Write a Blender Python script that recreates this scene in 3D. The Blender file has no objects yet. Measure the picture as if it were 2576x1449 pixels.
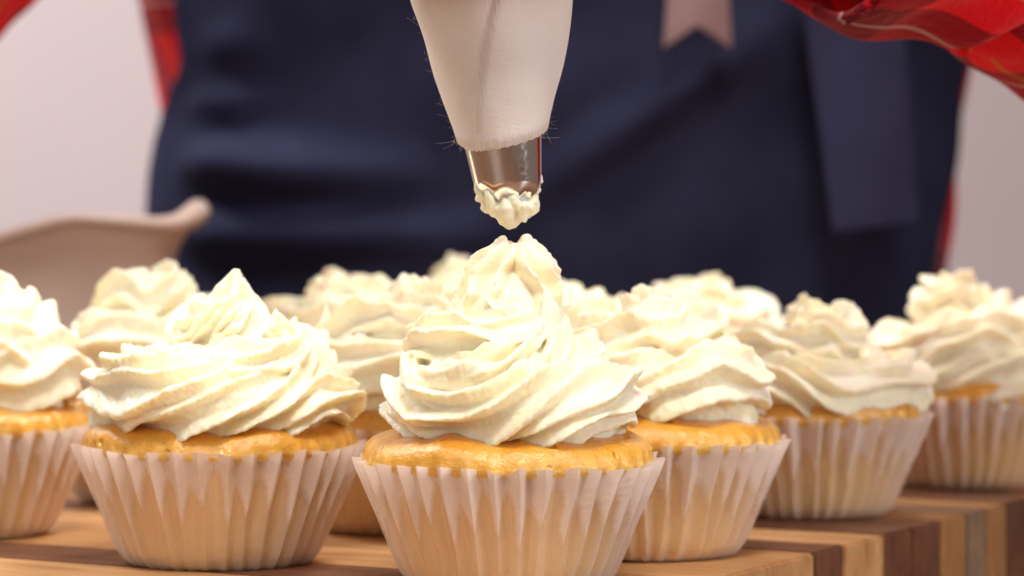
import bpy, bmesh, math, random
import numpy as np
from mathutils import Vector, Matrix

# ------------------------------------------------------------------ camera, world, lamps
sc = bpy.context.scene
FPX, UC, VH = 7156.0, 1288.0, 573.0      # focal length in photo px (2576 wide), optical axis, horizon row
CAMH = 0.08

cam_d = bpy.data.cameras.new("camera")
cam = bpy.data.objects.new("camera", cam_d)
sc.collection.objects.link(cam)
cam.location = (0, 0, CAMH)
cam.rotation_euler = (math.radians(90 - 1.213), 0, 0)
cam_d.sensor_width = 36; cam_d.lens = 100
cam_d.clip_start = 0.02; cam_d.clip_end = 50
cam_d.dof.use_dof = True
cam_d.dof.focus_distance = 0.622
cam_d.dof.aperture_fstop = 15.5
cam_d.dof.aperture_blades = 0
sc.camera = cam

w = bpy.data.worlds.new("World"); sc.world = w; w.use_nodes = True
bg = w.node_tree.nodes["Background"]
bg.inputs[0].default_value = (0.58, 0.41, 0.33, 1); bg.inputs[1].default_value = 0.24

def area(name, loc, target, size, power, color, shape='DISK', spread=130):
    l = bpy.data.lights.new(name, 'AREA'); l.energy = power; l.color = color
    l.shape = shape; l.size = size; l.spread = math.radians(spread)
    o = bpy.data.objects.new(name, l); sc.collection.objects.link(o)
    o.location = loc
    d = Vector(target) - Vector(loc)
    o.rotation_euler = d.to_track_quat('-Z', 'Y').to_euler()
    return o
area("key_lamp", (-0.60, 1.00, 1.05), (0, 0.70, 0.03), 0.26, 1.3, (1.0, 0.95, 0.88))
area("overhead_lamp", (0.30, 1.02, 1.10), (0.05, 0.70, 0.03), 0.34, 4.2, (1.0, 0.95, 0.89))
area("top_softbox", (0.14, 0.06, 1.12), (0.07, 0.70, 0.05), 0.42, 2.6, (1.0, 0.94, 0.87), spread=95)
area("front_fill_lamp", (-0.60, -0.45, 0.55), (0, 0.66, 0.05), 0.8, 1.6, (1.0, 0.92, 0.84))
area("side_fill_lamp", (1.0, 0.15, 0.35), (0, 0.7, 0.06), 0.5, 2.2, (1.0, 0.95, 0.94))
area("added_wall_wash", (-1.3, 1.55, 1.5), (-0.2, 2.4, 0.2), 0.6, 21.0, (1.0, 0.94, 0.955))  # added out-of-view light that washes the wall brighter, not a fixture in the room

sc.view_settings.view_transform = 'Standard'
sc.view_settings.look = 'None'
sc.view_settings.exposure = 0.46
sc.view_settings.gamma = 1.0
sc.view_settings.use_curve_mapping = False
sc.render.engine = 'CYCLES'
sc.cycles.use_denoising = True
sc.cycles.max_bounces = 8
sc.cycles.diffuse_bounces = 5
sc.cycles.glossy_bounces = 3
sc.cycles.transparent_max_bounces = 12
sc.cycles.sample_clamp_indirect = 6

# ------------------------------------------------------------------ helpers
COL = sc.collection
rng = np.random.default_rng(11)

def link(o, parent=None):
    COL.objects.link(o)
    if parent is not None: o.parent = parent
    return o

def empty(name, loc=(0, 0, 0), rz=0.0):
    o = bpy.data.objects.new(name, None); o.empty_display_size = 0.02
    COL.objects.link(o); o.location = loc; o.rotation_euler = (0, 0, rz)
    return o

def tag(o, label=None, cat=None, group=None, kind=None):
    if label: o["label"] = label
    if cat: o["category"] = cat
    if group: o["group"] = group
    if kind: o["kind"] = kind
    return o

def mesh_np(name, V, F, smooth=True):
    me = bpy.data.meshes.new(name)
    me.from_pydata([tuple(v) for v in V], [], [tuple(int(i) for i in f) for f in F])
    me.validate(); me.update()
    if smooth: me.polygons.foreach_set("use_smooth", [True] * len(me.polygons))
    return me

def mobj(name, me, mat=None, parent=None):
    o = bpy.data.objects.new(name, me)
    if mat is not None:
        me.materials.clear(); me.materials.append(mat)
    return link(o, parent)

def grid_faces(nr, nc, wrap=True, base=0):
    F = []
    for i in range(nr - 1):
        for j in range(nc if wrap else nc - 1):
            a = base + i * nc + j; b = base + i * nc + (j + 1) % nc
            F.append((a, b, b + nc, a + nc))
    return F

def snoise(x, seed, octs=4, base=1.0):
    """smooth 1-D noise in about -1..1"""
    r = np.random.default_rng(seed)
    x = np.asarray(x, float); out = np.zeros_like(x); n = 0
    for k in range(octs):
        f = base * (1.7 ** k) * r.uniform(.8, 1.2); a = 1 / (1 + .6 * k)
        out += a * np.sin(f * x + r.uniform(0, 6.28)); n += a
    return out / (0.6 * n)

def snoise3(P, seed, wl, octs=10):
    r = np.random.default_rng(seed)
    out = np.zeros(len(P))
    for k in range(octs):
        d = r.normal(size=3); d /= np.linalg.norm(d)
        out += np.sin(P @ d * (2 * math.pi / (wl * r.uniform(.7, 1.5))) + r.uniform(0, 6.28))
    return out / math.sqrt(octs)

class Soup:
    def __init__(s): s.V = []; s.F = []; s.n = 0
    def add(s, V, F):
        V = np.asarray(V, float)
        s.V.append(V); s.F += [tuple(i + s.n for i in f) for f in F]; s.n += len(V)
    def tube(s, C, rings, cap=True):
        """rings: (M,P,3)"""
        M, P, _ = rings.shape
        V = rings.reshape(-1, 3); F = grid_faces(M, P)
        V = np.vstack([V, rings[0].mean(0), rings[-1].mean(0)])
        a, b = M * P, M * P + 1
        for j in range(P):
            F.append((a, (j + 1) % P, j)); F.append((b, (M - 1) * P + j, (M - 1) * P + (j + 1) % P))
        s.add(V, F)
    def capsule(s, pts, rad, P=16, flat=None):
        """round-ended tube through pts with radii (list); parallel frames"""
        pts = np.asarray(pts, float); rad = np.asarray(rad, float)
        C, R = resample(pts, 40 if len(pts) > 2 else 16, rad)
        T = np.gradient(C, axis=0); T /= np.linalg.norm(T, axis=1)[:, None]
        # rounded ends
        k = 6
        e0 = [(C[0] - T[0] * R[0] * math.cos(a), R[0] * math.sin(a), T[0]) for a in np.linspace(0.15, math.pi / 2, k)][:-1]
        e1 = [(C[-1] + T[-1] * R[-1] * math.cos(a), R[-1] * math.sin(a), T[-1]) for a in np.linspace(0.15, math.pi / 2, k)][:-1][::-1]
        seq = e0 + [(C[i], R[i], T[i]) for i in range(len(C))] + e1
        up = np.array([0.13, 0.21, 0.97]); rings = []
        ang = np.linspace(0, 2 * math.pi, P, endpoint=False)
        for c, r, t in seq:
            n = up - t * (up @ t); n /= np.linalg.norm(n); b = np.cross(t, n); up = n
            rings.append(c + r * (np.cos(ang)[:, None] * n + np.sin(ang)[:, None] * b))
        s.tube(None, np.array(rings))
    def mesh(s, name, smooth=True): return mesh_np(name, np.vstack(s.V), s.F, smooth)

def resample(pts, n, rad=None):
    """Catmull-Rom through pts, n samples by arc length"""
    pts = np.asarray(pts, float)
    K = len(pts)
    Pp = np.vstack([2 * pts[0] - pts[1], pts, 2 * pts[-1] - pts[-2]])
    out = []; rr = []
    for i in range(K - 1):
        p0, p1, p2, p3 = Pp[i], Pp[i + 1], Pp[i + 2], Pp[i + 3]
        for t in np.linspace(0, 1, 24, endpoint=False):
            out.append(.5 * ((2 * p1) + (-p0 + p2) * t + (2 * p0 - 5 * p1 + 4 * p2 - p3) * t * t + (-p0 + 3 * p1 - 3 * p2 + p3) * t ** 3))
            if rad is not None: rr.append(rad[i] * (1 - t) + rad[i + 1] * t)
    out.append(pts[-1]); out = np.array(out)
    L = np.r_[0, np.cumsum(np.linalg.norm(np.diff(out, axis=0), axis=1))]
    q = np.linspace(0, L[-1], n)
    res = np.stack([np.interp(q, L, out[:, k]) for k in range(out.shape[1])], 1)
    if rad is None: return res
    rr.append(rad[-1])
    return res, np.interp(q, L, np.array(rr))

def remesh(soup, voxel, smooth_it=2, fac=.5, dec=None):
    me = soup.mesh("tmp")
    o = bpy.data.objects.new("tmp", me); COL.objects.link(o)
    m = o.modifiers.new("r", 'REMESH'); m.mode = 'VOXEL'; m.voxel_size = voxel; m.use_smooth_shade = True
    if smooth_it:
        m = o.modifiers.new("s", 'SMOOTH'); m.factor = fac; m.iterations = smooth_it
    if dec:
        m = o.modifiers.new("d", 'DECIMATE'); m.ratio = dec
    dg = bpy.context.evaluated_depsgraph_get(); dg.update()
    new = bpy.data.meshes.new_from_object(o.evaluated_get(dg))
    bpy.data.objects.remove(o); bpy.data.meshes.remove(me)
    new.polygons.foreach_set("use_smooth", [True] * len(new.polygons))
    return new

def displace(me, amps, seed):
    n = len(me.vertices)
    co = np.empty(n * 3); me.vertices.foreach_get("co", co); co = co.reshape(-1, 3)
    no = np.empty(n * 3); me.vertices.foreach_get("normal", no); no = no.reshape(-1, 3)
    d = np.zeros(n)
    for i, (wl, a) in enumerate(amps): d += a * snoise3(co, seed + i, wl, 14)
    me.vertices.foreach_set("co", (co + no * d[:, None]).ravel()); me.update()

def pix(u, v, d):
    """photo pixel (2576x1449) at distance d -> world point"""
    return np.array([(u - UC) / FPX * d, d, CAMH + (VH - v) / FPX * d])

# ------------------------------------------------------------------ materials
def mat(name):
    m = bpy.data.materials.new(name); m.use_nodes = True
    nt = m.node_tree; return m, nt, nt.nodes["Principled BSDF"]
def N(nt, t, **kw):
    n = nt.nodes.new(t)
    for k, v in kw.items(): setattr(n, k, v)
    return n
def ramp(nt, fac, stops):
    r = N(nt, "ShaderNodeValToRGB")
    while len(r.color_ramp.elements) < len(stops): r.color_ramp.elements.new(.5)
    for e, (p, c) in zip(r.color_ramp.elements, stops): e.position = p; e.color = (*c, 1)
    nt.links.new(fac, r.inputs[0]); return r.outputs[0]
def noise(nt, scale, detail=4, rough=.55, vec=None, dist=0):
    n = N(nt, "ShaderNodeTexNoise"); n.inputs["Scale"].default_value = scale
    n.inputs["Detail"].default_value = detail; n.inputs["Roughness"].default_value = rough
    n.inputs["Distortion"].default_value = dist
    if vec is None:
        vec = N(nt, "ShaderNodeTexCoord").outputs["Object"]
    nt.links.new(vec, n.inputs["Vector"]); return n
def bump(nt, h, strength, dist, bs, prev=None):
    b = N(nt, "ShaderNodeBump"); b.inputs["Strength"].default_value = strength; b.inputs["Distance"].default_value = dist
    nt.links.new(h, b.inputs["Height"])
    if prev is not None: nt.links.new(prev, b.inputs["Normal"])
    if bs is not None: nt.links.new(b.outputs[0], bs.inputs["Normal"])
    return b.outputs[0]

def m_cream():
    m, nt, p = mat("whipped_cream")
    n = noise(nt, 60, 3)
    c = ramp(nt, n.outputs[0], [(.3, (.99, .905, .70)), (.7, (.99, .918, .75))])
    nt.links.new(c, p.inputs["Base Color"])
    p.inputs["Subsurface Weight"].default_value = 1.0
    p.inputs["Subsurface Radius"].default_value = (1.0, .66, .28)
    p.inputs["Subsurface Scale"].default_value = .0019
    p.inputs["Roughness"].default_value = .42
    p.inputs["Specular IOR Level"].default_value = .38
    a = noise(nt, 900, 3, .6); b = noise(nt, 260, 3, .6)
    x = bump(nt, b.outputs[0], .22, .0010, None)
    bump(nt, a.outputs[0], .12, .0003, p, x)
    return m
def m_cake():
    m, nt, p = mat("golden_sponge")
    geo = N(nt, "ShaderNodeTexCoord")
    sep = N(nt, "ShaderNodeSeparateXYZ"); nt.links.new(geo.outputs["Object"], sep.inputs[0])
    mr = N(nt, "ShaderNodeMapRange"); mr.inputs[1].default_value = .025; mr.inputs[2].default_value = .036
    nt.links.new(sep.outputs[2], mr.inputs[0])
    n1 = noise(nt, 130, 5, .6)
    ad = N(nt, "ShaderNodeMath", operation='MULTIPLY_ADD'); ad.inputs[1].default_value = .7; ad.inputs[2].default_value = -.35
    nt.links.new(n1.outputs[0], ad.inputs[0])
    a2 = N(nt, "ShaderNodeMath", operation='ADD'); nt.links.new(mr.outputs[0], a2.inputs[0]); nt.links.new(ad.outputs[0], a2.inputs[1])
    c = ramp(nt, a2.outputs[0], [(.05, (.87, .60, .16)), (.35, (.85, .48, .070)), (.75, (.76, .34, .026)), (1, (.60, .22, .014))])
    nt.links.new(c, p.inputs["Base Color"])
    p.inputs["Subsurface Weight"].default_value = .35
    p.inputs["Subsurface Radius"].default_value = (1, .45, .12)
    p.inputs["Subsurface Scale"].default_value = .002
    p.inputs["Roughness"].default_value = .36
    p.inputs["Coat Weight"].default_value = 1.0; p.inputs["Coat Roughness"].default_value = .12
    n2 = noise(nt, 420, 5, .65)
    n4 = noise(nt, 140, 4, .6)
    x = bump(nt, n4.outputs[0], .45, .0020, None)
    x = bump(nt, n2.outputs[0], .6, .0010, None, x)
    vo = N(nt, "ShaderNodeTexVoronoi"); vo.inputs["Scale"].default_value = 330
    nt.links.new(geo.outputs["Object"], vo.inputs["Vector"])
    r = ramp(nt, vo.outputs["Distance"], [(.10, (0, 0, 0)), (.34, (1, 1, 1))])
    n3 = noise(nt, 90, 2)
    gate = ramp(nt, n3.outputs[0], [(.5, (1, 1, 1)), (.6, (0, 0, 0))])
    m0 = N(nt, "ShaderNodeMath", operation='MAXIMUM'); nt.links.new(r, m0.inputs[0]); nt.links.new(gate, m0.inputs[1])
    zg = N(nt, "ShaderNodeMath", operation='LESS_THAN'); zg.inputs[1].default_value = .0285; nt.links.new(sep.outputs[2], zg.inputs[0])
    mx = N(nt, "ShaderNodeMath", operation='MAXIMUM'); nt.links.new(m0.outputs[0], mx.inputs[0]); nt.links.new(zg.outputs[0], mx.inputs[1])
    pc = N(nt, "ShaderNodeMix", data_type='RGBA', blend_type='MULTIPLY'); pc.inputs[0].default_value = 1
    pr = ramp(nt, mx.outputs[0], [(0, (.90, .82, .70)), (1, (1, 1, 1))])
    nt.links.new(c, pc.inputs[6]); nt.links.new(pr, pc.inputs[7]); nt.links.new(pc.outputs[2], p.inputs["Base Color"])
    nb = bump(nt, mx.outputs[0], .6, .0010, p, x)
    nt.links.new(nb, p.inputs["Coat Normal"])
    return m
def m_paper():
    m, nt, p = mat("greaseproof_paper")
    nt.nodes.remove(p); out = nt.nodes["Material Output"]
    n1 = noise(nt, 160, 4); n2 = noise(nt, 700, 3)
    c = ramp(nt, n1.outputs[0], [(.3, (.91, .84, .83)), (.7, (.95, .90, .89))])
    d = N(nt, "ShaderNodeBsdfPrincipled"); nt.links.new(c, d.inputs["Base Color"])
    d.inputs["Roughness"].default_value = .38; d.inputs["Specular IOR Level"].default_value = .35
    bump(nt, n2.outputs[0], .15, .0005, d)
    t = N(nt, "ShaderNodeBsdfTranslucent"); t.inputs[0].default_value = (.95, .86, .78, 1)
    tr = N(nt, "ShaderNodeBsdfTransparent"); tr.inputs[0].default_value = (.97, .94, .90, 1)
    m1 = N(nt, "ShaderNodeMixShader"); m1.inputs[0].default_value = .35
    nt.links.new(d.outputs[0], m1.inputs[1]); nt.links.new(t.outputs[0], m1.inputs[2])
    m2 = N(nt, "ShaderNodeMixShader")
    # butter soaks the lower wall unevenly: clearer paper there
    gr = noise(nt, 90, 4)
    at = N(nt, "ShaderNodeAttribute", attribute_name="soak")
    sm = N(nt, "ShaderNodeMath", operation='MULTIPLY_ADD'); sm.inputs[1].default_value = .35; sm.inputs[2].default_value = -.17
    nt.links.new(gr.outputs[0], sm.inputs[0])
    sa = N(nt, "ShaderNodeMath", operation='ADD'); nt.links.new(at.outputs["Fac"], sa.inputs[0]); nt.links.new(sm.outputs[0], sa.inputs[1])
    f = ramp(nt, sa.outputs[0], [(.30, (.08,) * 3), (.62, (.56,) * 3)])
    nt.links.new(f, m2.inputs[0])
    nt.links.new(m1.outputs[0], m2.inputs[1]); nt.links.new(tr.outputs[0], m2.inputs[2])
    nt.links.new(m2.outputs[0], out.inputs[0])
    return m
def m_wood(name, c0, c1, c2):
    m, nt, p = mat(name)
    tc = N(nt, "ShaderNodeTexCoord"); mp = N(nt, "ShaderNodeMapping")
    oi = N(nt, "ShaderNodeObjectInfo")
    ad = N(nt, "ShaderNodeVectorMath", operation='MULTIPLY_ADD')
    ad.inputs[1].default_value = (1, 1, 1)
    cmb = N(nt, "ShaderNodeCombineXYZ"); 
    for k in range(3): nt.links.new(oi.outputs["Random"], cmb.inputs[k])
    nt.links.new(tc.outputs["Object"], ad.inputs[0]); nt.links.new(cmb.outputs[0], ad.inputs[2])
    mp.inputs["Scale"].default_value = (9, 90, 40)
    nt.links.new(ad.outputs[0], mp.inputs["Vector"])
    n = noise(nt, 1.6, 6, .6, mp.outputs[0], .6); n2 = noise(nt, 7, 4, .6, mp.outputs[0])
    c = ramp(nt, n.outputs[0], [(.28, c0), (.5, c1), (.74, c2)])
    mx = N(nt, "ShaderNodeMix", data_type='RGBA', blend_type='MULTIPLY'); mx.inputs[0].default_value = .5
    nt.links.new(c, mx.inputs[6]); g = ramp(nt, n2.outputs[0], [(.3, (.62,) * 3), (.65, (1,) * 3)]); nt.links.new(g, mx.inputs[7])
    nt.links.new(mx.outputs[2], p.inputs["Base Color"])
    p.inputs["Roughness"].default_value = .42
    bump(nt, n2.outputs[0], .3, .0006, p)
    return m
def m_plain(name, col, rough=.5, **kw):
    m, nt, p = mat(name)
    p.inputs["Base Color"].default_value = (*col, 1); p.inputs["Roughness"].default_value = rough
    for k, v in kw.items(): p.inputs[k.replace("_", " ")].default_value = v
    return m, nt, p

CREAM = m_cream(); CAKE = m_cake(); PAPER = m_paper()
WOOD_L = m_wood("pale_wood", (.36, .17, .065), (.50, .27, .11), (.60, .36, .17))
WOOD_M = m_wood("honey_wood", (.27, .12, .04), (.38, .19, .07), (.46, .25, .10))
WOOD_D = m_wood("dark_wood", (.075, .026, .014), (.135, .05, .026), (.19, .08, .04))
WOOD_G = m_wood("grey_brown_wood", (.16, .10, .065), (.24, .16, .10), (.36, .24, .13))

# ------------------------------------------------------------------ setting
def plane(name, x0, x1, y0, y1, z, m):
    o = mobj(name, mesh_np(name, [(x0, y0, z), (x1, y0, z), (x1, y1, z), (x0, y1, z)], [(0, 1, 2, 3)], False), m)
    return tag(o, kind="structure")
TABLE_Z = -0.036
tm, nt, p = m_plain("table_paint", (.42, .36, .34), .5)
nz = noise(nt, 6, 5); nt.links.new(ramp(nt, nz.outputs[0], [(.3, (.13, .065, .035)), (.7, (.20, .105, .06))]), p.inputs["Base Color"])
me = bpy.data.meshes.new("tabletop"); bm = bmesh.new()
bmesh.ops.create_cube(bm, size=1); bmesh.ops.scale(bm, vec=(2.4, 1.25, .04), verts=bm.verts)
bmesh.ops.translate(bm, vec=(0, .505, TABLE_Z - .02), verts=bm.verts)
bmesh.ops.bevel(bm, geom=bm.edges[:], offset=.004, segments=2, affect='EDGES'); bm.to_mesh(me); bm.free()
tag(mobj("tabletop", me, tm), kind="structure")
wm, nt, p = m_plain("wall_paint", (.66, .58, .58), .8)
nz = noise(nt, 2.2, 4); nt.links.new(ramp(nt, nz.outputs[0], [(.3, (.63, .57, .575)), (.7, (.67, .61, .615))]), p.inputs["Base Color"])
b2 = noise(nt, 160, 3); bump(nt, b2.outputs[0], .15, .002, p)
o = mobj("wall", mesh_np("wall", [(-3, 2.35, -1.2), (3, 2.35, -1.2), (3, 2.35, 2.2), (-3, 2.35, 2.2)], [(0, 1, 2, 3)], False), wm)
tag(o, kind="structure")

# ------------------------------------------------------------------ cutting board: laminated planks
E = np.array([.484, .875, 0]); Pd = np.array([-.875, .484, 0])
EP = np.array([.0518, .659, 0]); ES = .6017
S = [.395, .440, .487, .543, .571, .649, .668, .695, .716, .737, .758, .774, .792, .832, .868, .893, .94, .966, 1.02, 1.06]
SM = [WOOD_L, WOOD_D, WOOD_L, WOOD_D, WOOD_L, WOOD_D, WOOD_L, WOOD_D, WOOD_D, WOOD_M, WOOD_G, WOOD_M, WOOD_D, WOOD_L, WOOD_G, WOOD_L, WOOD_D, WOOD_M, WOOD_L]
board = empty("cutting_board", tuple(EP + np.array([0, 0, TABLE_Z])), 0)
tag(board, "thick laminated cutting board of pale and dark wood strips under the cupcakes", "cutting board")
BL, BT = .315, -TABLE_Z - .0
ang = math.atan2(Pd[1], Pd[0])
for i in range(len(S) - 1):
    s0, s1 = S[i] - ES, S[i + 1] - ES
    me = bpy.data.meshes.new("plank"); bm = bmesh.new()
    bmesh.ops.create_cube(bm, size=1)
    dz = rng.uniform(0, .00025); dl = rng.uniform(-.0004, .0004)
    bmesh.ops.scale(bm, vec=(BL, (s1 - s0) - .0002, BT - dz), verts=bm.verts)
    bmesh.ops.bevel(bm, geom=bm.edges[:], offset=.0006, segments=2, affect='EDGES')
    bmesh.ops.translate(bm, vec=(BL / 2 + dl, 0, (BT - dz) / 2), verts=bm.verts)
    bm.to_mesh(me); bm.free()
    o = mobj("plank", me, SM[i], board)
    c = E * (s0 + s1) / 2
    o.location = (c[0], c[1], 0); o.rotation_euler = (0, 0, ang)

# ------------------------------------------------------------------ cupcake parts
RIM_Z, RIM_R, BASE_R = .0279, .0337, .0229
def wall_r(z):
    t = np.clip(z / RIM_Z, 0, 1)
    return BASE_R + (RIM_R - BASE_R) * (t * .93 + .07 * t ** 2) - .0016 * np.exp(-t / .05)
def make_cup(seed, npl=36):
    r = np.random.default_rng(seed)
    ph = (np.arange(npl) + r.uniform(-.16, .16, npl)) * 2 * math.pi / npl
    am = r.uniform(.75, 1.2, npl)
    rows = np.r_[0, .001, .0025, np.linspace(.005, RIM_Z, 14)]
    # points in one pleat: (fraction, radial -1..1)
    prof = [(0, 1.0), (.06, 1.0), (.36, -.75), (.50, -1.0), (.64, -.78)]
    nc = npl * len(prof)
    V = []
    kink = r.uniform(.15, .6, (npl, 3))
    for zi, z in enumerate(rows):
        t = z / RIM_Z
        A = (.0007 + .0011 * t ** .8)
        for k in range(npl):
            nx = ph[(k + 1) % npl] + (2 * math.pi if k == npl - 1 else 0)
            for q, (f, rad) in enumerate(prof):
                wob = .010 * math.sin(5 * t * kink[k, 0] * 3 + kink[k, 1] * 20) * (1 - .4 * t)
                a = ph[k] + (nx - ph[k]) * f + wob
                rr = wall_r(z) + A * am[k] * rad
                if q < 2:   # crumpled fold low down
                    rr -= .0006 * max(0, math.sin(9 * t * kink[k, 2] + kink[k, 0] * 30)) * max(0, .75 - t)
                zz = z
                if zi == len(rows) - 1: zz = z + .0006 * math.sin(7 * kink[k, 1]) + .0003 * rad
                V.append((rr * math.cos(a), rr * math.sin(a), zz))
    F = grid_faces(len(rows), nc)
    c = len(V); V.append((0, 0, .0003))
    for j in range(nc): F.append((c, (j + 1) % nc, j))
    me = mesh_np("paper_cup", V, F, False)
    sk = []
    for zi, z in enumerate(rows):
        for k in range(npl):
            for q, (f, rad) in enumerate(prof):
                sk.append(min(1, max(0, ((.80 - .30 * (rad + 1) / 2 + .10 * math.sin(k * 2.4)) - z / RIM_Z) / .30 + .45)))
    sk.append(1.0)
    at = me.attributes.new("soak", 'FLOAT', 'POINT'); at.data.foreach_set("value", sk)
    return me, ph, am
def make_cake(seed, ph, am, npl=36, dome=.0105, over=.0005):
    r = np.random.default_rng(seed)
    nc = npl * 8
    prof = []   # (rho factor or None, z)
    for z in np.linspace(.0005, RIM_Z - .0022, 10): prof.append(('w', z))
    V = []
    a = np.linspace(0, 2 * math.pi, nc, endpoint=False)
    pe = np.r_[ph, ph[0] + 2 * math.pi]
    aa = np.where(a < pe[0], a + 2 * math.pi, a)
    k = np.clip(np.searchsorted(pe, aa, side='right') - 1, 0, npl - 1)
    f = (aa - pe[k]) / (pe[k + 1] - pe[k])
    tri = np.abs(f - .03 - .47) / .5 * 2 - 1          # +1 at fold, -1 inside
    for _, z in prof:
        A = (.0007 + .0011 * (z / RIM_Z) ** .8)
        rr = wall_r(z) + A * am[k] * (-1.0 + .62 * (np.clip(tri, -1, 1) + 1) * .5) - .00035
        V += [(x, y, z) for x, y in zip(rr * np.cos(a), rr * np.sin(a))]
    # muffin top: bulges from the cup, then domes
    e1 = snoise(a * 3, seed + 1, 3) ; e2 = snoise(a * 7, seed + 2, 3)
    e1 = e1 * np.minimum(1, np.minimum(a, 2*math.pi - a)); e2 = e2 * np.minimum(1, np.minimum(a, 2*math.pi - a))
    R0 = wall_r(RIM_Z - .0022)
    top = [(R0 - .0002, RIM_Z - .0012, .8), (R0 - .0001, RIM_Z + .0000, .5), (R0 - .0002, RIM_Z + .0014, .2), (R0 - .0008, RIM_Z + .0030, .1),
           (R0 - .0021, RIM_Z + .0042, 0), (R0 - .0042, RIM_Z + .0052, 0), (R0 - .0072, RIM_Z + .0060, 0), (R0 * .62, RIM_Z + .0078, 0), (R0 * .35, RIM_Z + .0098, 0), (R0 * .1, RIM_Z + dome, 0)]
    for i, (R, z, sc_) in enumerate(top):
        g = sc_ * .0011 * am[k] * np.clip(tri, -1, 1) * .8
        fade = min(1, i / 2)
        rr = R + g + fade * .0004 * e1 * (R / R0)
        zz = z + fade * (.0005 * e1 + .0003 * e2) * (1 if R > R0 * .5 else .3)
        V += [(x, y, q) for x, y, q in zip(rr * np.cos(a), rr * np.sin(a), zz)]
    nr = len(prof) + len(top)
    F = grid_faces(nr, nc)
    c = len(V); V.append((0, 0, RIM_Z + dome + .0002))
    for j in range(nc): F.append((c, (nr - 1) * nc + j, (nr - 1) * nc + (j + 1) % nc))
    c = len(V); V.append((0, 0, .0005))
    for j in range(nc): F.append((c, (j + 1) % nc, j))
    return mesh_np("sponge_cake", V, F)

# ---- frosting piped as a star-tip rope coiled up
def rope_soup(seed, turns=2.45, nf=8, top=.061, wide=1.0, th0=0.0, twist=5.0, dirn=1):
    r = np.random.default_rng(seed)
    s = Soup(); M, P = 420, 112
    u = np.linspace(0, 1, M)
    th = th0 + dirn * 2 * math.pi * turns * u
    rho = np.interp(u, [0, .10, .42, .60, .82, 1], [.0205, .0212, .0200, .0130, .0055, .0]) * wide
    z = np.interp(u, [0, .38, .62, .85, 1], [.0398, .0412, .0500, top - .0075, top - .004])
    R = np.interp(u, [0, .03, .42, .65, .88, .96, 1], [.0035, .0105, .0108, .0098, .0085, .0062, .0022])
    ker = np.ones(25) / 25
    sm = lambda q: np.convolve(np.pad(q, 12, mode='edge'), ker, 'valid')
    rho, z, R = sm(rho), sm(z), sm(R)
    rho += .0009 * snoise(u * 40, seed + 3, 3); z += .0006 * snoise(u * 37, seed + 4, 3)
    R *= 1 + .06 * snoise(u * 45, seed + 5, 3)
    ph = np.linspace(0, 2 * math.pi, P, endpoint=False)
    tw = twist * u * 2 + .45 * snoise(u * 26, seed + 6, 3)
    rad = np.full((M, P), .64)
    for k in range(nf):
        a_k = .37 * (1 + .30 * snoise(u * 50, seed + 20 + k, 3))
        a_k = a_k * (1 - .07 * np.abs(snoise(u * 700, seed + 40 + k, 3)) - .04 * snoise(u * 380, seed + 80 + k, 2))
        c_k = 2 * math.pi * k / nf + tw + .16 * snoise(u * 60, seed + 60 + k, 3)
        d = (ph[None, :] - c_k[:, None] + math.pi) % (2 * math.pi) - math.pi
        wk = 2 * math.pi / nf * .25
        rad = np.maximum(rad, .64 + a_k[:, None] * np.exp(-np.abs(d / wk) ** 2.2)) + .015 * np.exp(-(d / (wk * 2)) ** 2)
    rad *= R[:, None]
    lean = .25 * snoise(u * 20, seed + 7, 2)[:, None] * (rad / R[:, None] - .60)
    pa = ph[None, :] + lean
    Nv = np.stack([np.cos(th), np.sin(th), 0 * th], 1)
    C = np.stack([rho * np.cos(th), rho * np.sin(th), z], 1)
    rings = C[:, None, :] + (rad * np.cos(pa))[:, :, None] * Nv[:, None, :]
    rings[:, :, 2] += rad * np.sin(pa) * .88
    s.tube(None, rings)
    s.capsule([(0, 0, .036), (0, 0, .046), (0, 0, top - .012)], [.019, .014, .006], P=24)   # cream in the middle
    return s

# ---- front-row frosting: rope with key positions per turn, then a star-shaped top
def fins(u, ph, nf, tw, seed, core, amp, wf, rag=1.0, scale=1.0, an=.28, pn=.19, mid=.10):
    rad = np.full((len(u), len(ph)), core)
    for k in range(nf):
        a_k = amp * (1 + an * snoise(u * 13 * scale, seed + 20 + k, 3))
        a_k = a_k * (1 + mid * snoise(u * 48 * scale, seed + 30 + k, 2))
        a_k = a_k * (1 - rag * (.07 * np.abs(snoise(u * 260 * scale, seed + 40 + k, 3)) + .045 * snoise(u * 110 * scale, seed + 80 + k, 2)))
        c_k = 2 * math.pi * k / nf + tw + pn * snoise(u * 16 * scale, seed + 60 + k, 3)
        d = (ph[None, :] - c_k[:, None] + math.pi) % (2 * math.pi) - math.pi
        wk = 2 * math.pi / nf * wf * (1 + .2 * snoise(u * 9 * scale, seed + 90 + k, 2))
        rad = np.maximum(rad, core + a_k[:, None] * np.exp(-np.abs(d / wk[:, None]) ** 2.2))
    return rad
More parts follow.
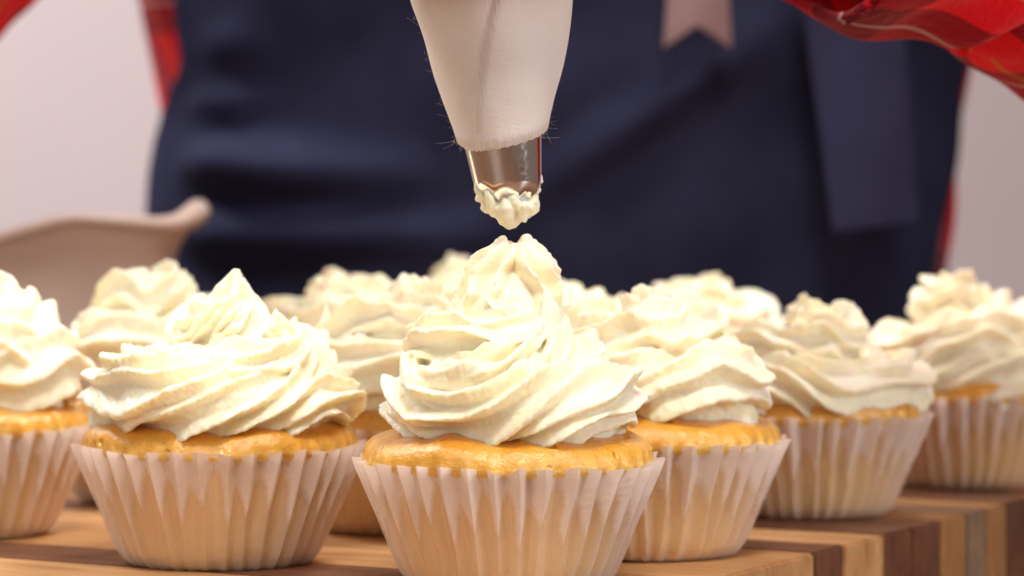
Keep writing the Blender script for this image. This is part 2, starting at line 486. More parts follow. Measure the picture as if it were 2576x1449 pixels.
def hero_rope(kt, rho, z, R, cx, th0, tpt, seed, nf=10, core=.63, amp=.38, wf=.25, rag=1.0):
    """kt in turns; the other lists are keyed to it (metres)"""
    s = Soup(); M, P = 900, 150
    t = np.linspace(kt[0], kt[-1], M)
    ker = np.hanning(61); ker /= ker.sum()
    g = lambda q: np.convolve(np.pad(np.interp(t, kt, q), 30, mode='edge'), ker, 'valid')
    rh, zz, RR, cc = g(rho), g(z), g(R), g(cx)
    rh = rh + .0006 * snoise(t * 15, seed + 3, 3); zz = zz + .0005 * snoise(t * 14, seed + 4, 3)
    RR = RR * (1 + .045 * snoise(t * 17, seed + 5, 3))
    e = np.minimum(1, np.minimum((t - t[0]) / .05, (t[-1] - t) / .05)); RR = RR * (.25 + .75 * np.clip(e, 0, 1) ** .5)
    th = th0 + 2 * math.pi * t
    ph = np.linspace(0, 2 * math.pi, P, endpoint=False)
    tw = tpt * t + 1.0 * snoise(t * 6, seed + 6, 3)
    rad = fins(t, ph, nf, tw, seed, core, amp, wf, rag) * RR[:, None]
    pa = ph[None, :] + .30 * snoise(t * 8, seed + 7, 2)[:, None] * (rad / RR[:, None] - core)
    Nv = np.stack([np.cos(th), np.sin(th), 0 * th], 1)
    C = np.stack([cc + rh * np.cos(th), rh * np.sin(th), zz], 1)
    rings = C[:, None, :] + (rad * np.cos(pa))[:, :, None] * Nv[:, None, :]
    rings[:, :, 2] += rad * np.sin(pa) * .92
    s.tube(None, rings)
    return s
def star_top(s, zk, rk, xk, yk, tw, seed, nf=8, core=(.62, .3), amp=.40, wf=.25, wave=.30):
    M, P = 260, 150
    u = np.linspace(0, 1, M); z = np.linspace(zk[0], zk[-1], M)
    ker = np.hanning(31); ker /= ker.sum()
    g = lambda q: np.convolve(np.pad(np.interp(z, zk, q), 15, mode='edge'), ker, 'valid')
    R, X, Y = g(rk), g(xk), g(yk)
    ph = np.linspace(0, 2 * math.pi, P, endpoint=False)
    tt = tw * u + wave * np.sin(u * 7.5 + seed) + .12 * snoise(u * 9, seed + 1, 2)
    rad = fins(u, ph, nf, tt, seed, 0.0, 1.0, wf, .45, .45, .12, .12, .0)
    co = np.interp(u, [0, .6, 1], [core[0], core[0] * .85, core[1]])[:, None]
    rad = (co + (1 - co) * np.clip(rad, 0, 1.25)) * R[:, None]
    rings = np.stack([X[:, None] + rad * np.cos(ph), Y[:, None] + rad * np.sin(ph), np.repeat(z[:, None], P, 1)], 2)
    s.tube(None, rings)
def local_d(W): return 500.9 / W
# front and left heroes
A0 = 0
FX, FD = (1279 - UC) / FPX * local_d(785), local_d(785)
LX, LD = (553 - UC) / FPX * local_d(735), local_d(735)
c = .01
sp = hero_rope([0, .30, .55, .80, 1.10, 1.28, 1.55, 1.80, 2.05, 2.32, 2.43],
               [2.05*c, 2.12*c, 2.15*c, 2.05*c, 1.98*c, 1.75*c, 1.32*c, 1.22*c, 1.28*c, 1.05*c, .8*c],
               [4.10*c, 4.12*c, 4.15*c, 4.12*c, 4.20*c, 4.42*c, 5.00*c, 5.14*c, 5.22*c, 5.45*c, 5.6*c],
               [1.00*c, 1.08*c, 1.05*c, 1.00*c, 1.05*c, 1.05*c, 1.02*c, 1.0*c, .98*c, .90*c, .75*c],
               [.12*c, .12*c, .12*c, .10*c, .08*c, .0, -.10*c, -.12*c, -.08*c, .0, .05*c], math.radians(160), 1.9, 411, rag=1.1)
sp.capsule([(.001, 0, .036), (.0005, 0, .0465), (.0005, 0, .058)], [.022, .0212, .0125], P=32)
star_top(sp, [5.35*c, 5.75*c, 6.15*c, 6.6*c, 7.0*c, 7.3*c, 7.5*c, 7.64*c], [1.15*c, 1.32*c, 1.34*c, 1.27*c, 1.14*c, .96*c, .74*c, .42*c],
         [.08*c, .10*c, .12*c, .12*c, .11*c, .10*c, .08*c, .06*c], [0] * 8, .55, 37, nf=9, core=(.50, .10), wf=.21, wave=.30)
for x_, y_, h_, r_ in [(-.13, -.15, 7.70, .20), (-.22, .05, 7.62, .22), (.02, .12, 7.60, .18), (.40, -.10, 7.70, .26), (.55, .10, 7.60, .24), (.30, .2, 7.62, .2), (-.35, -.1, 7.45, .22)]:
    sp.capsule([(x_ * c * 1.25 + .001, y_ * c * 1.3, 7.05 * c), (x_ * c * 1.1 + .0005, y_ * c, 7.4 * c), (x_ * c, y_ * c * .8, h_ * c)], [r_ * c * 1.2, r_ * c, r_ * c * .55], P=14)
fm = remesh(sp, .00030, 2, .5)
displace(fm, [(.0016, .00005), (.006, .00012)], 5)
sp = hero_rope([0, .20, .45, .70, .95, 1.20, 1.5, 1.75, 2.0, 2.25, 2.5],
               [2.35*c, 2.45*c, 2.35*c, 2.35*c, 2.30*c, 2.0*c, 1.45*c, 1.30*c, 1.15*c, .80*c, .35*c],
               [4.02*c, 4.10*c, 3.94*c, 3.82*c, 3.92*c, 4.10*c, 4.62*c, 4.95*c, 5.15*c, 5.55*c, 5.9*c],
               [1.08*c, 1.16*c, 1.12*c, 1.0*c, 1.05*c, 1.08*c, 1.02*c, .95*c, .92*c, .82*c, .62*c],
               [.08*c, .10*c, .10*c, .05*c, .10*c, .30*c, .45*c, .50*c, .45*c, .40*c, .36*c], math.radians(120), .9, 977, rag=1.5)
sp.capsule([(.001, 0, .036), (.002, 0, .045), (.004, 0, .056)], [.020, .015, .007], P=24)
star_top(sp, [4.9*c, 5.4*c, 5.9*c, 6.3*c, 6.6*c, 6.82*c, 7.0*c], [1.25*c, 1.15*c, .92*c, .66*c, .42*c, .24*c, .09*c],
         [.40*c, .38*c, .34*c, .32*c, .33*c, .36*c, .40*c], [0, -.05*c, -.05*c, 0, 0, 0, 0], 1.3, 53, nf=7, core=(.62, .5), wf=.26)
lm = remesh(sp, .00032, 2, .5)
displace(lm, [(.0016, .00008), (.006, .00014)], 9)
ropes = []
for i, (sd, tu, tp, th0, tw, nf, vx) in enumerate([(1, 2.45, .0615, .4, 3.0, 8, .00045), (2, 2.3, .0650, 2.2, -4.0, 8, .00045), (3, 2.6, .0625, 4.0, 5.0, 7, .0006), (4, 2.4, .0640, 5.3, -2.5, 8, .0006)]):
    me = remesh(rope_soup(sd * 77, tu, nf, tp, 1.0, th0, tw), vx, 2, .5)
    displace(me, [(.002, .00008), (.007, .00018)], 60 + i); me.name = "frosting"
    ropes.append(me)
cups = [make_cup(i) for i in range(4)]
cakes = [make_cake(20 + i, c[1], c[2]) for i, c in enumerate(cups)]

GROUP = "frosted cupcakes on the cutting board"
# label, centre column, rim width in px, cup variant, frosting mesh, frosting spin, z stretch
CUPS = [
 ("frosted cupcake in sharp focus at the front, right under the piping nozzle", 1279, 785, 0, fm, None, 1, 1, 0),
 ("frosted cupcake with a pointed peak, front row, left of the one under the nozzle", 553, 735, 1, lm, None, 1, 1, 0),
 ("frosted cupcake cut off by the left edge of the picture", -95, 672, 2, ropes[1], 2.6, 1.36, 1.03, 0),
 ("blurred cupcake directly in front of the cream jug", 395, 600, 3, ropes[2], .3, 1.22, 1.05, 0),
 ("cupcake half hidden between the peaked cupcake and the one under the nozzle", 1000, 661, 2, ropes[3], 1.0, 1.09, 1.04, 0),
 ("blurred cupcake behind, its swirl showing right of the peaked cupcake's tip", 862, 560, 0, ropes[2], 3.4, 1.12, 1.05, 0),
 ("farthest cupcake, only its swirl showing left of the top of the front cupcake's swirl", 1180, 466, 1, ropes[0], 2.0, 1.26, 1.05, 0),
 ("mostly hidden cupcake just right behind the swirl under the nozzle", 1432, 560, 2, ropes[3], 2.9, .97, 1.05, 0),
 ("blurred cupcake in the back, its swirl alone against the apron right of centre", 1762, 500, 3, ropes[0], 4.4, 1.05, 1.05, 0),
 ("cupcake right behind the front one on its right, golden cake edge showing", 1628, 715, 1, ropes[0], .6, 1.11, 1.03, 0),
 ("second cupcake from the right edge, frosting reaching down to its paper rim", 2031, 628, 3, ropes[1], 5.0, 1.02, 1.15, -.0058),
 ("rightmost cupcake, partly cut off by the right edge of the picture", 2425, 564, 0, ropes[3], 4.6, 1.24, 1.13, -.0052),
]
for i, (lab, u, W, cv_, fr, spin, zs, xs, dz) in enumerate(CUPS):
    d = local_d(W); X = (u - UC) / FPX * d
    root = empty("cupcake", (X, d, .0002))
    tag(root, lab, "cupcake", GROUP)
    a = rng.uniform(0, 6.28)
    o = mobj("paper_cup", cups[cv_][0], PAPER, root); o.rotation_euler = (0, 0, a)
    o = mobj("sponge_cake", cakes[cv_], CAKE, root); o.rotation_euler = (0, 0, a)
    o = mobj("frosting", fr, CREAM, root)
    if spin is not None:
        o.rotation_euler = (0, 0, spin)
        o.scale = (xs, xs, zs); o.location = (0, 0, .034 - .034 * zs + dz)

# ------------------------------------------------------------------ piping bag, nozzle, cream on the tip
bag = empty("piping_bag", tuple(pix(1278, 480, FD)))
tag(bag, "white cloth piping bag squeezed above the front cupcake", "piping bag")
org = np.array(bag.location)
def axis_c(z):      # world height -> axis point
    u = np.interp(z, [.086, .090, .1005, .131, .20, .33], [1280, 1277, 1262, 1227, 1190, 1160])
    return np.array([(u - UC) / FPX * FD, FD, z])
cloth, nt, p = m_plain("bag_cloth", (.72, .62, .57), .75)
tc = N(nt, "ShaderNodeTexCoord"); mp = N(nt, "ShaderNodeMapping"); mp.inputs["Scale"].default_value = (350, 350, 1800)
mp.inputs["Rotation"].default_value = (.0, .1, 0)
nt.links.new(tc.outputs["Object"], mp.inputs[0]); nz = noise(nt, 1, 3, .6, mp.outputs[0])
mp2 = N(nt, "ShaderNodeMapping"); mp2.inputs["Scale"].default_value = (900, 900, 220); nt.links.new(tc.outputs["Object"], mp2.inputs[0])
nz2 = noise(nt, 1, 3, .6, mp2.outputs[0])
nb = noise(nt, 45, 3); nt.links.new(ramp(nt, nb.outputs[0], [(.3, (.76, .71, .69)), (.7, (.82, .78, .77))]), p.inputs["Base Color"])
x = bump(nt, nz.outputs[0], .35, .0004, None); bump(nt, nz2.outputs[0], .3, .0004, p, x)
p.inputs["Sheen Weight"].default_value = .2
P = 420
aa = np.linspace(0, 2 * math.pi, P, endpoint=False)     # 0 = +x, -pi/2 = towards camera
hem = .1008 + .0021 * np.cos(aa) + .0032 * np.sin(aa) + .00012 * snoise(aa * 40, 3, 3)
hem = hem + np.where(np.cos(aa) < -.8, .0006 * (-np.cos(aa) - .8) * 5, 0)
rings = []
tt = np.r_[np.linspace(0, .12, 14), np.linspace(.14, 1, 60)]
ztop = .40
rbag = lambda z: np.interp(z, [.095, .1005, .115, .131, .16, .20, .25, .285, .31, .34, .37, .40], [.0097, .0103, .0139, .0174, .0220, .0280, .0330, .0280, .0200, .0180, .0200, .0260])
th_seam = lambda z: -math.pi / 2 + np.interp(z, [.099, .112, .131, .2], [-.55, -.25, .12, .5])
for t in tt:
    ring = []
    for k in range(P):
        z = hem[k] + (ztop - hem[k]) * t
        c = axis_c(z); r = rbag(z)
        da = (aa[k] - th_seam(z) + math.pi) % (2 * math.pi) - math.pi
        step = .0008 / (1 + math.exp(-da / .012)) * (1 if da < 1.2 else max(0, 1 - (da - 1.2))) - .0006 * math.exp(-(da / .025) ** 2)
        wr = .0006 * math.sin(3 * aa[k] + 60 * z) + 0.0005 * math.sin(2 * aa[k] - 95 * z + 1) + .0003 * math.sin(5 * aa[k] + 170 * z)
        rr = r + step + wr * min(1, (z - .095) / .02)
        ring.append(c + np.array([rr * math.cos(aa[k]), rr * math.sin(aa[k]), 0]) - org)
        ring[-1][2] = z - org[2]
    rings.append(ring)
rings = np.array(rings)
V = rings.reshape(-1, 3); F = grid_faces(len(tt), P)
o = mobj("cloth_cone", mesh_np("cloth_cone", V, F), cloth, bag)
md = o.modifiers.new("t", 'SOLIDIFY'); md.thickness = .0005; md.offset = -1
# loose lint along the cloth
ls = Soup(); r_ = np.random.default_rng(4)
for q in range(170):
    z = r_.uniform(.0985, .14); 
    if q < 70: a0 = r_.uniform(0, 6.28); kk = int(a0 / 6.2832 * P) % P; z = hem[kk] + .0002
    else:
        a0 = r_.choice([0, math.pi]) + r_.normal() * .5; kk = int((a0 % 6.2832) / 6.2832 * P) % P
        z = max(z, hem[kk])
    c = axis_c(z) - org; rr = rbag(z) + .0004
    nrm = np.array([math.cos(a0), math.sin(a0), r_.normal() * .5 - (.6 if q < 70 else 0)])
    st = c + np.array([rr * math.cos(a0), rr * math.sin(a0), 0]); st[2] = z - org[2]
    Ln = r_.uniform(.0003, .0007) if r_.random() < .94 else r_.uniform(.0012, .0026)
    tn = r_.normal(size=3) * .9
    pts = [st + nrm * Ln * s_ + tn * Ln * s_ * s_ * .8 for s_ in np.linspace(0, 1, 5)]
    wr = 1.6e-5
    rg = np.array([[p_ + wr * np.array([math.cos(b), math.sin(b) * .5, math.sin(b)]) for b in (0, 2.1, 4.2)] for p_ in pts])
    ls.tube(None, rg)
lint, _, _ = m_plain("lint_fibre", (.8, .72, .66), .8)
o = mobj("lint_fibres", ls.mesh("lint_fibres"), lint, bag); tag(o, kind="stuff")
# metal star nozzle
steel, nt, p = m_plain("polished_steel", (.82, .81, .80), .09, Metallic=1.0)
ns = noise(nt, 900, 2); nt.links.new(ramp(nt, ns.outputs[0], [(.4, (.07,) * 3), (.7, (.16,) * 3)]), p.inputs["Roughness"])
P = 96; aa = np.linspace(0, 2 * math.pi, P, endpoint=False); rings = []
for z, r, star in [(.112, .0098, 0), (.1015, .0087, 0), (.0990, .0084, 0), (.0950, .0079, 0), (.0905, .00735, 0), (.0893, .0072, .0), (.0880, .0066, .12), (.0868, .0056, .28), (.0858, .0046, .42)]:
    c = axis_c(z) - org; rr = r * (1 - star * (.5 + .5 * np.cos(8 * aa + .5)))
    rings.append(np.stack([c[0] + rr * np.cos(aa), c[1] + rr * np.sin(aa), np.full(P, z - org[2])], 1))
rings = np.array(rings)
o = mobj("metal_nozzle", mesh_np("metal_nozzle", rings.reshape(-1, 3), grid_faces(len(rings), P)), steel, bag)
md = o.modifiers.new("t", 'SOLIDIFY'); md.thickness = .0004; md.offset = -1
# cream smeared round the tip
s = Soup(); r_ = np.random.default_rng(21)
c0 = axis_c(.086) - org
s.capsule([c0 + (.0, 0, .001), c0 + (.0002, -.0005, -.0015), c0 + (.0003, -.0008, -.0030)], [.0050, .0046, .0032], P=24)
for k in range(26):
    a0 = r_.uniform(0, 6.28); z0 = r_.uniform(.0848, .0878); rr = np.interp(z0, [.085, .088, .091], [.0050, .0068, .0076])
    z1 = r_.uniform(.0815, .0845); r1 = np.interp(z1, [.081, .085], [.0022, .0048])
    a1 = a0 + r_.normal() * .3
    P0 = axis_c(z0) - org + [rr * math.cos(a0), rr * math.sin(a0), 0]; P1 = axis_c(.086) - org + [r1 * math.cos(a1), r1 * math.sin(a1), z1 - .086]
    mid = (P0 + P1) / 2 + np.array([math.cos(a0), math.sin(a0), 0]) * r_.uniform(.0002, .0012)
    s.capsule([P0, mid, P1], [r_.uniform(.0005, .0011), r_.uniform(.0008, .0015), r_.uniform(.0006, .0010)], P=10)
for (u, v, dy, r0) in [(1205, 480, -.002, .0013), (1213, 500, -.002, .0014), (1352, 463, -.001, .0012), (1346, 485, -.001, .0014), (1338, 512, -.002, .0014), (1232, 522, -.003, .0015), (1258, 542, -.003, .0016), (1280, 552, -.003, .0012), (1316, 545, -.003, .0014), (1330, 528, -.003, .0012)]:
    q = pix(u, v, FD + dy) - org
    s.capsule([q + (0, 0, .001), q, q + (.0002, 0, -.0006)], [r0, r0, r0 * .5], P=10)
me = remesh(s, .00028, 2, .5); displace(me, [(.0012, .00010), (.004, .0002)], 71)
o = mobj("cream_dab", me, CREAM, bag)

# ------------------------------------------------------------------ cream jug
def jug():
    root = empty("cream_jug", (-.207, 1.06, TABLE_Z)); tag(root, "cream coloured ceramic jug with a flared spout, behind the cupcakes at left", "jug")
    mj, nt, p = m_plain("ivory_glaze", (.70, .56, .47), .45)
    p.inputs["Coat Weight"].default_value = .0
    nz = noise(nt, 14, 3); nt.links.new(ramp(nt, nz.outputs[0], [(.3, (.60, .49, .43)), (.7, (.66, .56, .50))]), p.inputs["Base Color"])
    P, M = 160, 44
    a = np.linspace(-math.pi, math.pi, P, endpoint=False)
    rim = .1105 + np.interp(np.abs(a), [0, .10, .24, .42, .75, 1.15, 1.6, 2.4, 3.15], [.0115, .0098, .0052, .0062, .0080, .001, -.012, -.012, .0])
    ker = np.hanning(9); ker /= ker.sum(); rim = np.convolve(np.r_[rim[-4:], rim, rim[:4]], ker, 'valid')
    def rad(t):
        body = np.interp(t, [0, .06, .25, .5, .75, .9, 1], [.036, .041, .057, .064, .060, .058, .061])
        g = np.exp(-(np.abs(a) / .50) ** 2.2)
        sp = np.clip((t - .20) / .80, 0, 1) ** 1.25
        return body + sp * .021 * g + sp * .008 * np.exp(-(a / .8) ** 2)
    rings = []
    for t in np.linspace(0, 1, M):
        r = rad(t); rings.append(np.stack([r * np.cos(a), r * np.sin(a) * .9, t * rim], 1))
    for t in np.linspace(1, .06, M):      # inside
        r = rad(t) - .0042 + (.002 if t > .99 else 0); rings.append(np.stack([r * np.cos(a), r * np.sin(a) * .9, t * rim + (.0012 if t > .99 else 0)], 1))
    rings = np.array(rings); V = rings.reshape(-1, 3); F = grid_faces(len(rings), P)
    V = np.vstack([V, [(0, 0, 0)], [(0, 0, .007)]]); c = len(V) - 2
    for j in range(P): F.append((c, (j + 1) % P, j)); F.append((c + 1, (2 * M - 1) * P + j, (2 * M - 1) * P + (j + 1) % P))
    mobj("jug_body", mesh_np("jug_body", V, F), mj, root)
    s = Soup(); lip = rings[M - 1] + np.array([0, 0, .001]); lp = []
    tn = np.roll(lip, -1, 0) - np.roll(lip, 1, 0); tn /= np.linalg.norm(tn, axis=1)[:, None]
    bb = np.cross(tn, [0, 0, 1.0]); bb /= np.linalg.norm(bb, axis=1)[:, None]; nn = np.cross(bb, tn)
    for t_ in np.linspace(0, 2 * math.pi, 12, endpoint=False):
        lp.append(lip + (bb * math.cos(t_) + nn * math.sin(t_)) * (.0022 + .0022 * np.exp(-(a / .30) ** 2))[:, None])
    lp = np.array(lp).transpose(1, 0, 2); Fv = []
    for i in range(P):
        for q in range(12):
            n_ = ((i + 1) % P) * 12; Fv.append((i * 12 + q, n_ + q, n_ + (q + 1) % 12, i * 12 + (q + 1) % 12))
    mobj("lip", mesh_np("lip", lp.reshape(-1, 3), Fv), mj, root)
    s = Soup(); s.capsule([(-.058, 0, .098), (-.085, 0, .112), (-.105, 0, .09), (-.10, 0, .05), (-.062, 0, .030)], [.006, .0065, .006, .0055, .006], P=16)
    mobj("handle", s.mesh("handle"), mj, root)
jug()

# ------------------------------------------------------------------ the person piping
person = empty("person", (.025, 1.33, -.45))
tag(person, "person in red plaid shirt and navy apron squeezing the piping bag", "person")
po = np.array(person.location)
def plaid():
    m, nt, p = mat("red_plaid")
    uv = N(nt, "ShaderNodeUVMap"); sep = N(nt, "ShaderNodeSeparateXYZ"); nt.links.new(uv.outputs[0], sep.inputs[0])
    def band(out, freq, off, width):
        a = N(nt, "ShaderNodeMath", operation='MULTIPLY_ADD'); a.inputs[1].default_value = freq; a.inputs[2].default_value = off
        nt.links.new(out, a.inputs[0])
        f = N(nt, "ShaderNodeMath", operation='FRACT'); nt.links.new(a.outputs[0], f.inputs[0])
        l = N(nt, "ShaderNodeMath", operation='LESS_THAN'); l.inputs[1].default_value = width; nt.links.new(f.outputs[0], l.inputs[0])
        return l.outputs[0]
    def mixc(f, a, b, k=1.0):
        mx = N(nt, "ShaderNodeMix", data_type='RGBA')
        if k != 1.0:
            mu = N(nt, "ShaderNodeMath", operation='MULTIPLY'); mu.inputs[1].default_value = k; nt.links.new(f, mu.inputs[0]); f = mu.outputs[0]
        nt.links.new(f, mx.inputs[0])
        if isinstance(a, tuple): mx.inputs[6].default_value = (*a, 1)
        else: nt.links.new(a, mx.inputs[6])
        mx.inputs[7].default_value = (*b, 1); return mx.outputs[2]
    fr = 1 / .062
    c = mixc(band(sep.outputs[0], fr, .05, .42), (.90, .008, .020), (.06, .004, .014), .68)
    c = mixc(band(sep.outputs[1], fr, .30, .42), c, (.03, .004, .016), .62)
    c = mixc(band(sep.outputs[0], fr, .84, .030), c, (.55, .40, .42), .6)
    c = mixc(band(sep.outputs[1], fr, .10, .030), c, (.55, .40, .42), .6)
    c = mixc(band(sep.outputs[0], fr, .44, .03), c, (.5, .35, .03), .5)
    nt.links.new(c, p.inputs["Base Color"]); p.inputs["Roughness"].default_value = .9
    p.inputs["Sheen Weight"].default_value = .35; p.inputs["Sheen Tint"].default_value = (1, .25, .25, 1)
    p.inputs["Specular IOR Level"].default_value = .08
    n = noise(nt, 900, 3); n5 = noise(nt, 130, 4); x = bump(nt, n5.outputs[0], .5, .003, None); bump(nt, n.outputs[0], .6, .0008, p, x)
    return m
PLAID = plaid()
SKIN, nt, p = m_plain("skin", (.62, .34, .24), .45)
nz = noise(nt, 120, 4); nt.links.new(ramp(nt, nz.outputs[0], [(.3, (.58, .30, .20)), (.7, (.66, .38, .27))]), p.inputs["Base Color"])
p.inputs["Subsurface Weight"].default_value = .3; p.inputs["Subsurface Radius"].default_value = (1, .35, .2); p.inputs["Subsurface Scale"].default_value = .004
n2 = noise(nt, 900, 3); bump(nt, n2.outputs[0], .2, .0004, p)

def uv_grid(me, nr, nc, us, vs):
    """assign uv from per-vertex arrays; seam safe"""
    uvl = me.uv_layers.new(name="UVMap")
    for poly in me.polygons:
        vi = [me.loops[l].vertex_index for l in poly.loop_indices]
        jj = [v % nc for v in vi if v < nr * nc]
        wrap = (0 in jj and nc - 1 in jj)
        for l in poly.loop_indices:
            v = me.loops[l].vertex_index
            if v >= nr * nc: continue
            i, j = divmod(v, nc)
            u = us[i] * (nc if (wrap and j == 0) else j) / nc
            uvl.data[l].uv = (u, vs[i])

def sleeve(name, pts, rad, seed, fold=.005, parent=None, rows=150, thick=.0018, open_end=True):
    rows = int(rows * 1.6); C, R = resample(pts, rows, rad); nc = 168
    T = np.gradient(C, axis=0); T /= np.linalg.norm(T, axis=1)[:, None]
    L = np.r_[0, np.cumsum(np.linalg.norm(np.diff(C, axis=0), axis=1))]
    up = np.array([.1, .2, 1.0]); rings = []; a = np.linspace(0, 2 * math.pi, nc, endpoint=False)
    r_ = np.random.default_rng(seed); ph = r_.uniform(0, 6.28, 8)
    for i in range(rows):
        t = T[i]; n = up - t * (up @ t); n /= np.linalg.norm(n); b = np.cross(t, n); up = n
        l = L[i]
        f = np.sin(2 * a + 95 * l + ph[0]) * .5 + np.sin(3 * a - 70 * l + ph[1]) * .45 + np.sin(a + 150 * l + ph[2]) * .4 + np.sin(5 * a + 40 * l + ph[3]) * .25 + .22 * np.sin(4 * a + 230 * l + ph[6] + np.sin(2 * a + 90 * l)) + .16 * np.sin(7 * a - 190 * l + ph[7])
        cr = 1 - np.abs(np.sin(1.5 * a + 62 * l + ph[4] + .8 * np.sin(2 * a + 30 * l))) ** 2 + .6 * (1 - np.abs(np.sin(2.0 * a - 48 * l + ph[5] + .7 * np.sin(a - 60 * l))) ** 2)
        rr = R[i] + fold * (.7 * f + 1.1 * cr - .8)
        rings.append(C[i] + np.cos(a)[:, None] * n * rr[:, None] + np.sin(a)[:, None] * b * rr[:, None])
    V = np.array(rings).reshape(-1, 3) - po
    me = mesh_np(name, V, grid_faces(rows, nc))
    uv_grid(me, rows, nc, 2 * math.pi * R.mean() * np.ones(rows), L)
    o = mobj(name, me, PLAID, parent)
    md = o.modifiers.new("t", 'SOLIDIFY'); md.thickness = thick; md.offset = -1
    return o

# torso cloth: stacked ellipses following the outline in the photo
TD = 1.33
def tor(z):      # half-width, centre x, half-depth
    v = VH - (z - CAMH) / TD * FPX
    l = np.interp(v, [-1800, -1100, -500, 0, 200, 330, 480, 800, 2400], [270, 295, 325, 345, 372, 395, 400, 380, 250])
    r = np.interp(v, [-1800, -1100, -500, 0, 220, 430, 640, 800, 2400], [2560, 2540, 2510, 2490, 2450, 2410, 2358, 2345, 2420])
    l = (l - UC) / FPX * TD; r = (r - UC) / FPX * TD
    return (r - l) / 2, (r + l) / 2, .105
def torso_pt(a, z, off=0.0):
    hw, cx, hd = tor(z); e = .85
    c, s_ = np.cos(a), np.sin(a)
    return np.array([cx + (hw + off) * np.sign(c) * abs(c) ** e, TD + (hd + off) * np.sign(s_) * abs(s_) ** e, z])
nr, nc = 110, 128
zs = np.linspace(-.45, .46, nr); rings = []
for z in zs:
    ring = []
    for k in range(nc):
        a = 2 * math.pi * k / nc
        off = -.003 + .004 * math.sin(4 * a + 30 * z) + .003 * math.sin(7 * a - 55 * z)
        ring.append(torso_pt(a, z, off) - po)
    rings.append(ring)
for k in range(1, 9):      # shoulders closing to the collar
    f = k / 8; z = .46 + .055 * math.sin(f * math.pi / 2); sc_ = 1 - .66 * f ** 1.5
    zs = np.r_[zs, z]; hw, cx, hd = tor(.46); 
    rings.append([np.array([cx + (p_[0] + po[0] - cx) * sc_, TD + (p_[1] + po[1] - TD) * (1 - .25 * f), z]) - po for p_ in rings[nr - 1]])
nr = len(rings)
me = mesh_np("shirt", np.array(rings).reshape(-1, 3), grid_faces(nr, nc))
uv_grid(me, nr, nc, np.full(nr, 1.05), zs)
shirt = mobj("shirt", me, PLAID, person)
# apron
apr, nt, p = m_plain("navy_cotton", (.030, .032, .060), .8)
n1 = noise(nt, 30, 3); nt.links.new(ramp(nt, n1.outputs[0], [(.3, (.018, .021, .050)), (.7, (.026, .030, .070))]), p.inputs["Base Color"])
p.inputs["Specular IOR Level"].default_value = .08
n2 = noise(nt, 1200, 2); bump(nt, n2.outputs[0], .4, .0006, p)
nr, nc = 150, 150; V = []
for z in np.linspace(-.45, .40, nr):
    v = VH - (z - CAMH) / 1.22 * FPX
    aL = np.interp(v, [-800, -200, 150, 330, 600, 1500], [.90, .98, 1.02, 1.36, 1.55, 1.9])
    aR = np.interp(v, [-800, -200, 200, 700, 1500], [1.0, 1.10, 1.12, 1.14, 1.3])
    for k in range(nc):
        a = -math.pi / 2 - aL + (aL + aR) * k / (nc - 1)
        q = torso_pt(a, z); X = q[0]; u = UC + X / 1.22 * FPX
        g = lambda u0, v0, su, sv, rot=0.0: math.exp(-(((u - u0) * math.cos(rot) + (v - v0) * math.sin(rot)) / su) ** 2 - ((-(u - u0) * math.sin(rot) + (v - v0) * math.cos(rot)) / sv) ** 2)
        off = .004
        off += .023 * g(700, 420, 330, 62, .10) + .013 * g(530, 250, 110, 40, .1) + .022 * g(700, 590, 420, 55, .0) + .008 * g(560, 110, 120, 60, 0)
        off = .004 + (off - .004) * min(1, max(0, (u - 420) / 170))
        off += .012 * g(1560, 330, 330, 55, -.62) + .006 * g(1200, 120, 60, 200, .3)
        off += .010 * g(2250, 640, 150, 120, .3)
        off += .0022 * math.sin(u / 95 + v / 210) + .0018 * math.sin(v / 70 + u / 300)
        nrm = np.array([math.cos(a), math.sin(a) * 1.3, 0]); nrm /= np.linalg.norm(nrm)
        V.append(q + nrm * off - po)
me = mesh_np("apron", V, grid_faces(nr, nc, False))
apron = mobj("apron", me, apr, person)
md = apron.modifiers.new("t", 'SOLIDIFY'); md.thickness = .0012; md.offset = -1
# hanging apron tie and notched ribbon
def strip(name, corners, mat_, parent, d, waves, notch=0.0, rows=60, cols=24, lab=None):
    (l0, r0, v0), (l1, r1, v1) = corners; V = []
    for i in range(rows):
        t = i / (rows - 1)
        for j in range(cols):
            s_ = j / (cols - 1)
            l = l0 + (l1 - l0) * t; r = r0 + (r1 - r0) * t
            vv = v0 + (v1 - v0) * t
            if notch: vv -= notch * t ** 3 * (1 - abs(2 * s_ - 1))
            if name == "apron_tie" : vv -= 25 * t ** 3 * s_
            dd = d + waves * (math.sin(s_ * 5 + t * 2.2) * .6 + .5 * math.sin(t * 5 + s_ * 2))
            V.append(pix(l + (r - l) * s_, vv, dd) - po)
    o = mobj(name, mesh_np(name, V, grid_faces(rows, cols, False)), mat_, parent)
    md = o.modifiers.new("t", 'SOLIDIFY'); md.thickness = .0015; md.offset = 1
    if lab: tag(o, lab)
    return o
tie, nt, p = m_plain("washed_navy_tape", (.075, .08, .14), .8, Specular_IOR_Level=.1)
n1 = noise(nt, 40, 3); nt.links.new(ramp(nt, n1.outputs[0], [(.3, (.032, .037, .088)), (.7, (.041, .047, .108))]), p.inputs["Base Color"])
strip("apron_tie", [(2010, 2270, -60), (2095, 2312, 585)], tie, apron, 1.200, .004, lab="wide lighter navy apron tie hanging down")
rib, nt, p = m_plain("pale_pink_ribbon", (.50, .33, .34), .55)
n1 = noise(nt, 50, 3); nt.links.new(ramp(nt, n1.outputs[0], [(.3, (.26, .17, .18)), (.7, (.31, .21, .22))]), p.inputs["Base Color"])
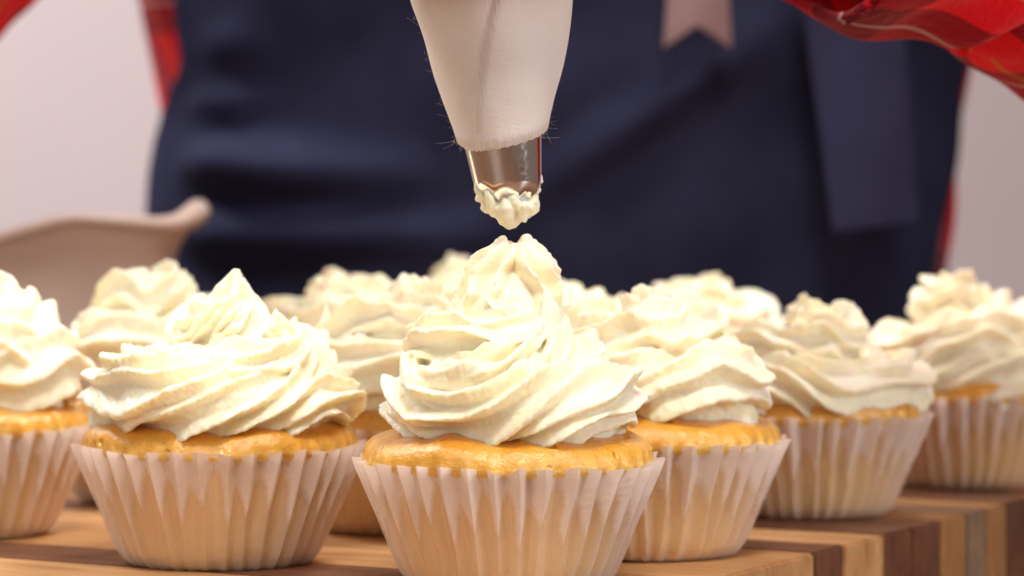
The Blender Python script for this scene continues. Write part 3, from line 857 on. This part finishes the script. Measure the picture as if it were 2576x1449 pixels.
strip("ribbon", [(1700, 1815, -330), (1668, 1840, 122)], rib, apron, 1.195, .002, notch=58, lab="pale pink ribbon end with swallowtail notch")

# arms: body under the cloth, hands on the bag (one continuous skin mesh)
G = axis_c(.150)                # lower grip height
bs = Soup()
wr_l = np.array([.078, .705, .178]); mid_l = np.array([.135, .735, .170]); el_l = np.array([.30, .93, .125]); sh_l = np.array([.185, 1.30, .42])
wr_r = np.array([-.085, .76, .330]); el_r = np.array([-.222, 1.02, .205]); sh_r = np.array([-.150, 1.31, .42])
bs.capsule([(.02, 1.33, .10), (.02, 1.33, .30), (.02, 1.33, .43)], [.10, .11, .10], P=24)
bs.capsule([(.02, 1.33, .42), (.02, 1.33, .53)], [.055, .052], P=20)
for sh, el, wr in ((sh_l, el_l, wr_l), (sh_r, el_r, wr_r)):
    bs.capsule([(.02, 1.33, .40), sh], [.09, .055], P=20)
    bs.capsule([sh, (sh + el) / 2, el], [.050, .044, .036], P=20)
    bs.capsule([el, (mid_l if wr is wr_l else el * .5 + wr * .5), wr], [.036, .032, .024], P=20)
def hand(wr, zc, side, step=.0185):
    """palm beside the bag, fingers round its camera side, thumb round the back; side=+1 hand on the right"""
    for k in range(4):
        z = zc + (1.5 - k) * step
        c = axis_c(z); R = rbag(z) + .0075
        rf = [.0078, .0084, .0083, .0072][k]
        kn = c + np.array([side * (R + .010), .012, 0])
        wrk = wr + np.array([0, 0, (1.5 - k) * .010])
        bs.capsule([wrk, (wrk + kn) / 2 + np.array([side * .004, .004, 0]), kn], [.0145, .0125, .0100], P=14)
        reach = [2.5, 2.75, 2.65, 2.25][k]
        ph = np.linspace(.35, -reach, 7) if side > 0 else np.linspace(math.pi - .35, math.pi + reach, 7)
        pts = [kn] + [c + np.array([R * math.cos(q), R * math.sin(q), -.001 * i]) for i, q in enumerate(ph)]
        bs.capsule(pts, [.0098] + list(np.linspace(rf * 1.08, rf * .82, 7)), P=14)
    z = zc + 1.7 * step; c = axis_c(z); R = rbag(z) + .0085
    ph = np.linspace(.9, 2.2, 5) if side > 0 else np.linspace(math.pi - .9, math.pi - 2.2, 5)
    pts = [wr + np.array([-side * .012, .004, .010])] + [c + np.array([R * math.cos(q), R * math.sin(q), .002 * i]) for i, q in enumerate(ph)]
    bs.capsule(pts, [.0135, .0115, .0105, .0098, .0092, .0080], P=14)
hand(wr_l, .1715, 1)
hand(wr_r, .3150, -1)
bs.V = [v - po for v in bs.V]
me = remesh(bs, .0016, 3, .5)
mobj("body", me, SKIN, person)
# sleeves
sl = sleeve("sleeve", [sh_l + (-.01, 0, .0), (sh_l + el_l) / 2 + (.01, 0, 0), el_l, (el_l + mid_l) / 2, mid_l, mid_l * .6 + wr_l * .4], [.074, .064, .060, .056, .050, .040], 3, .0038, person)
cu = sleeve("cuff", [mid_l * .75 + wr_l * .25 + (.008, 0, -.003), mid_l * .4 + wr_l * .6 + (.010, 0, -.004), wr_l + (.013, 0, -.007), wr_l * 1.15 - mid_l * .15 + (.013, 0, -.007)], [.041, .044, .044, .041], 8, .0036, sl, rows=60)
sr = sleeve("sleeve", [sh_r + (.01, 0, .0), (sh_r + el_r) / 2 + (-.005, 0, 0), el_r, el_r * .5 + wr_r * .5, wr_r * .8 + el_r * .2], [.074, .068, .066, .052, .042], 5, .0035, person)
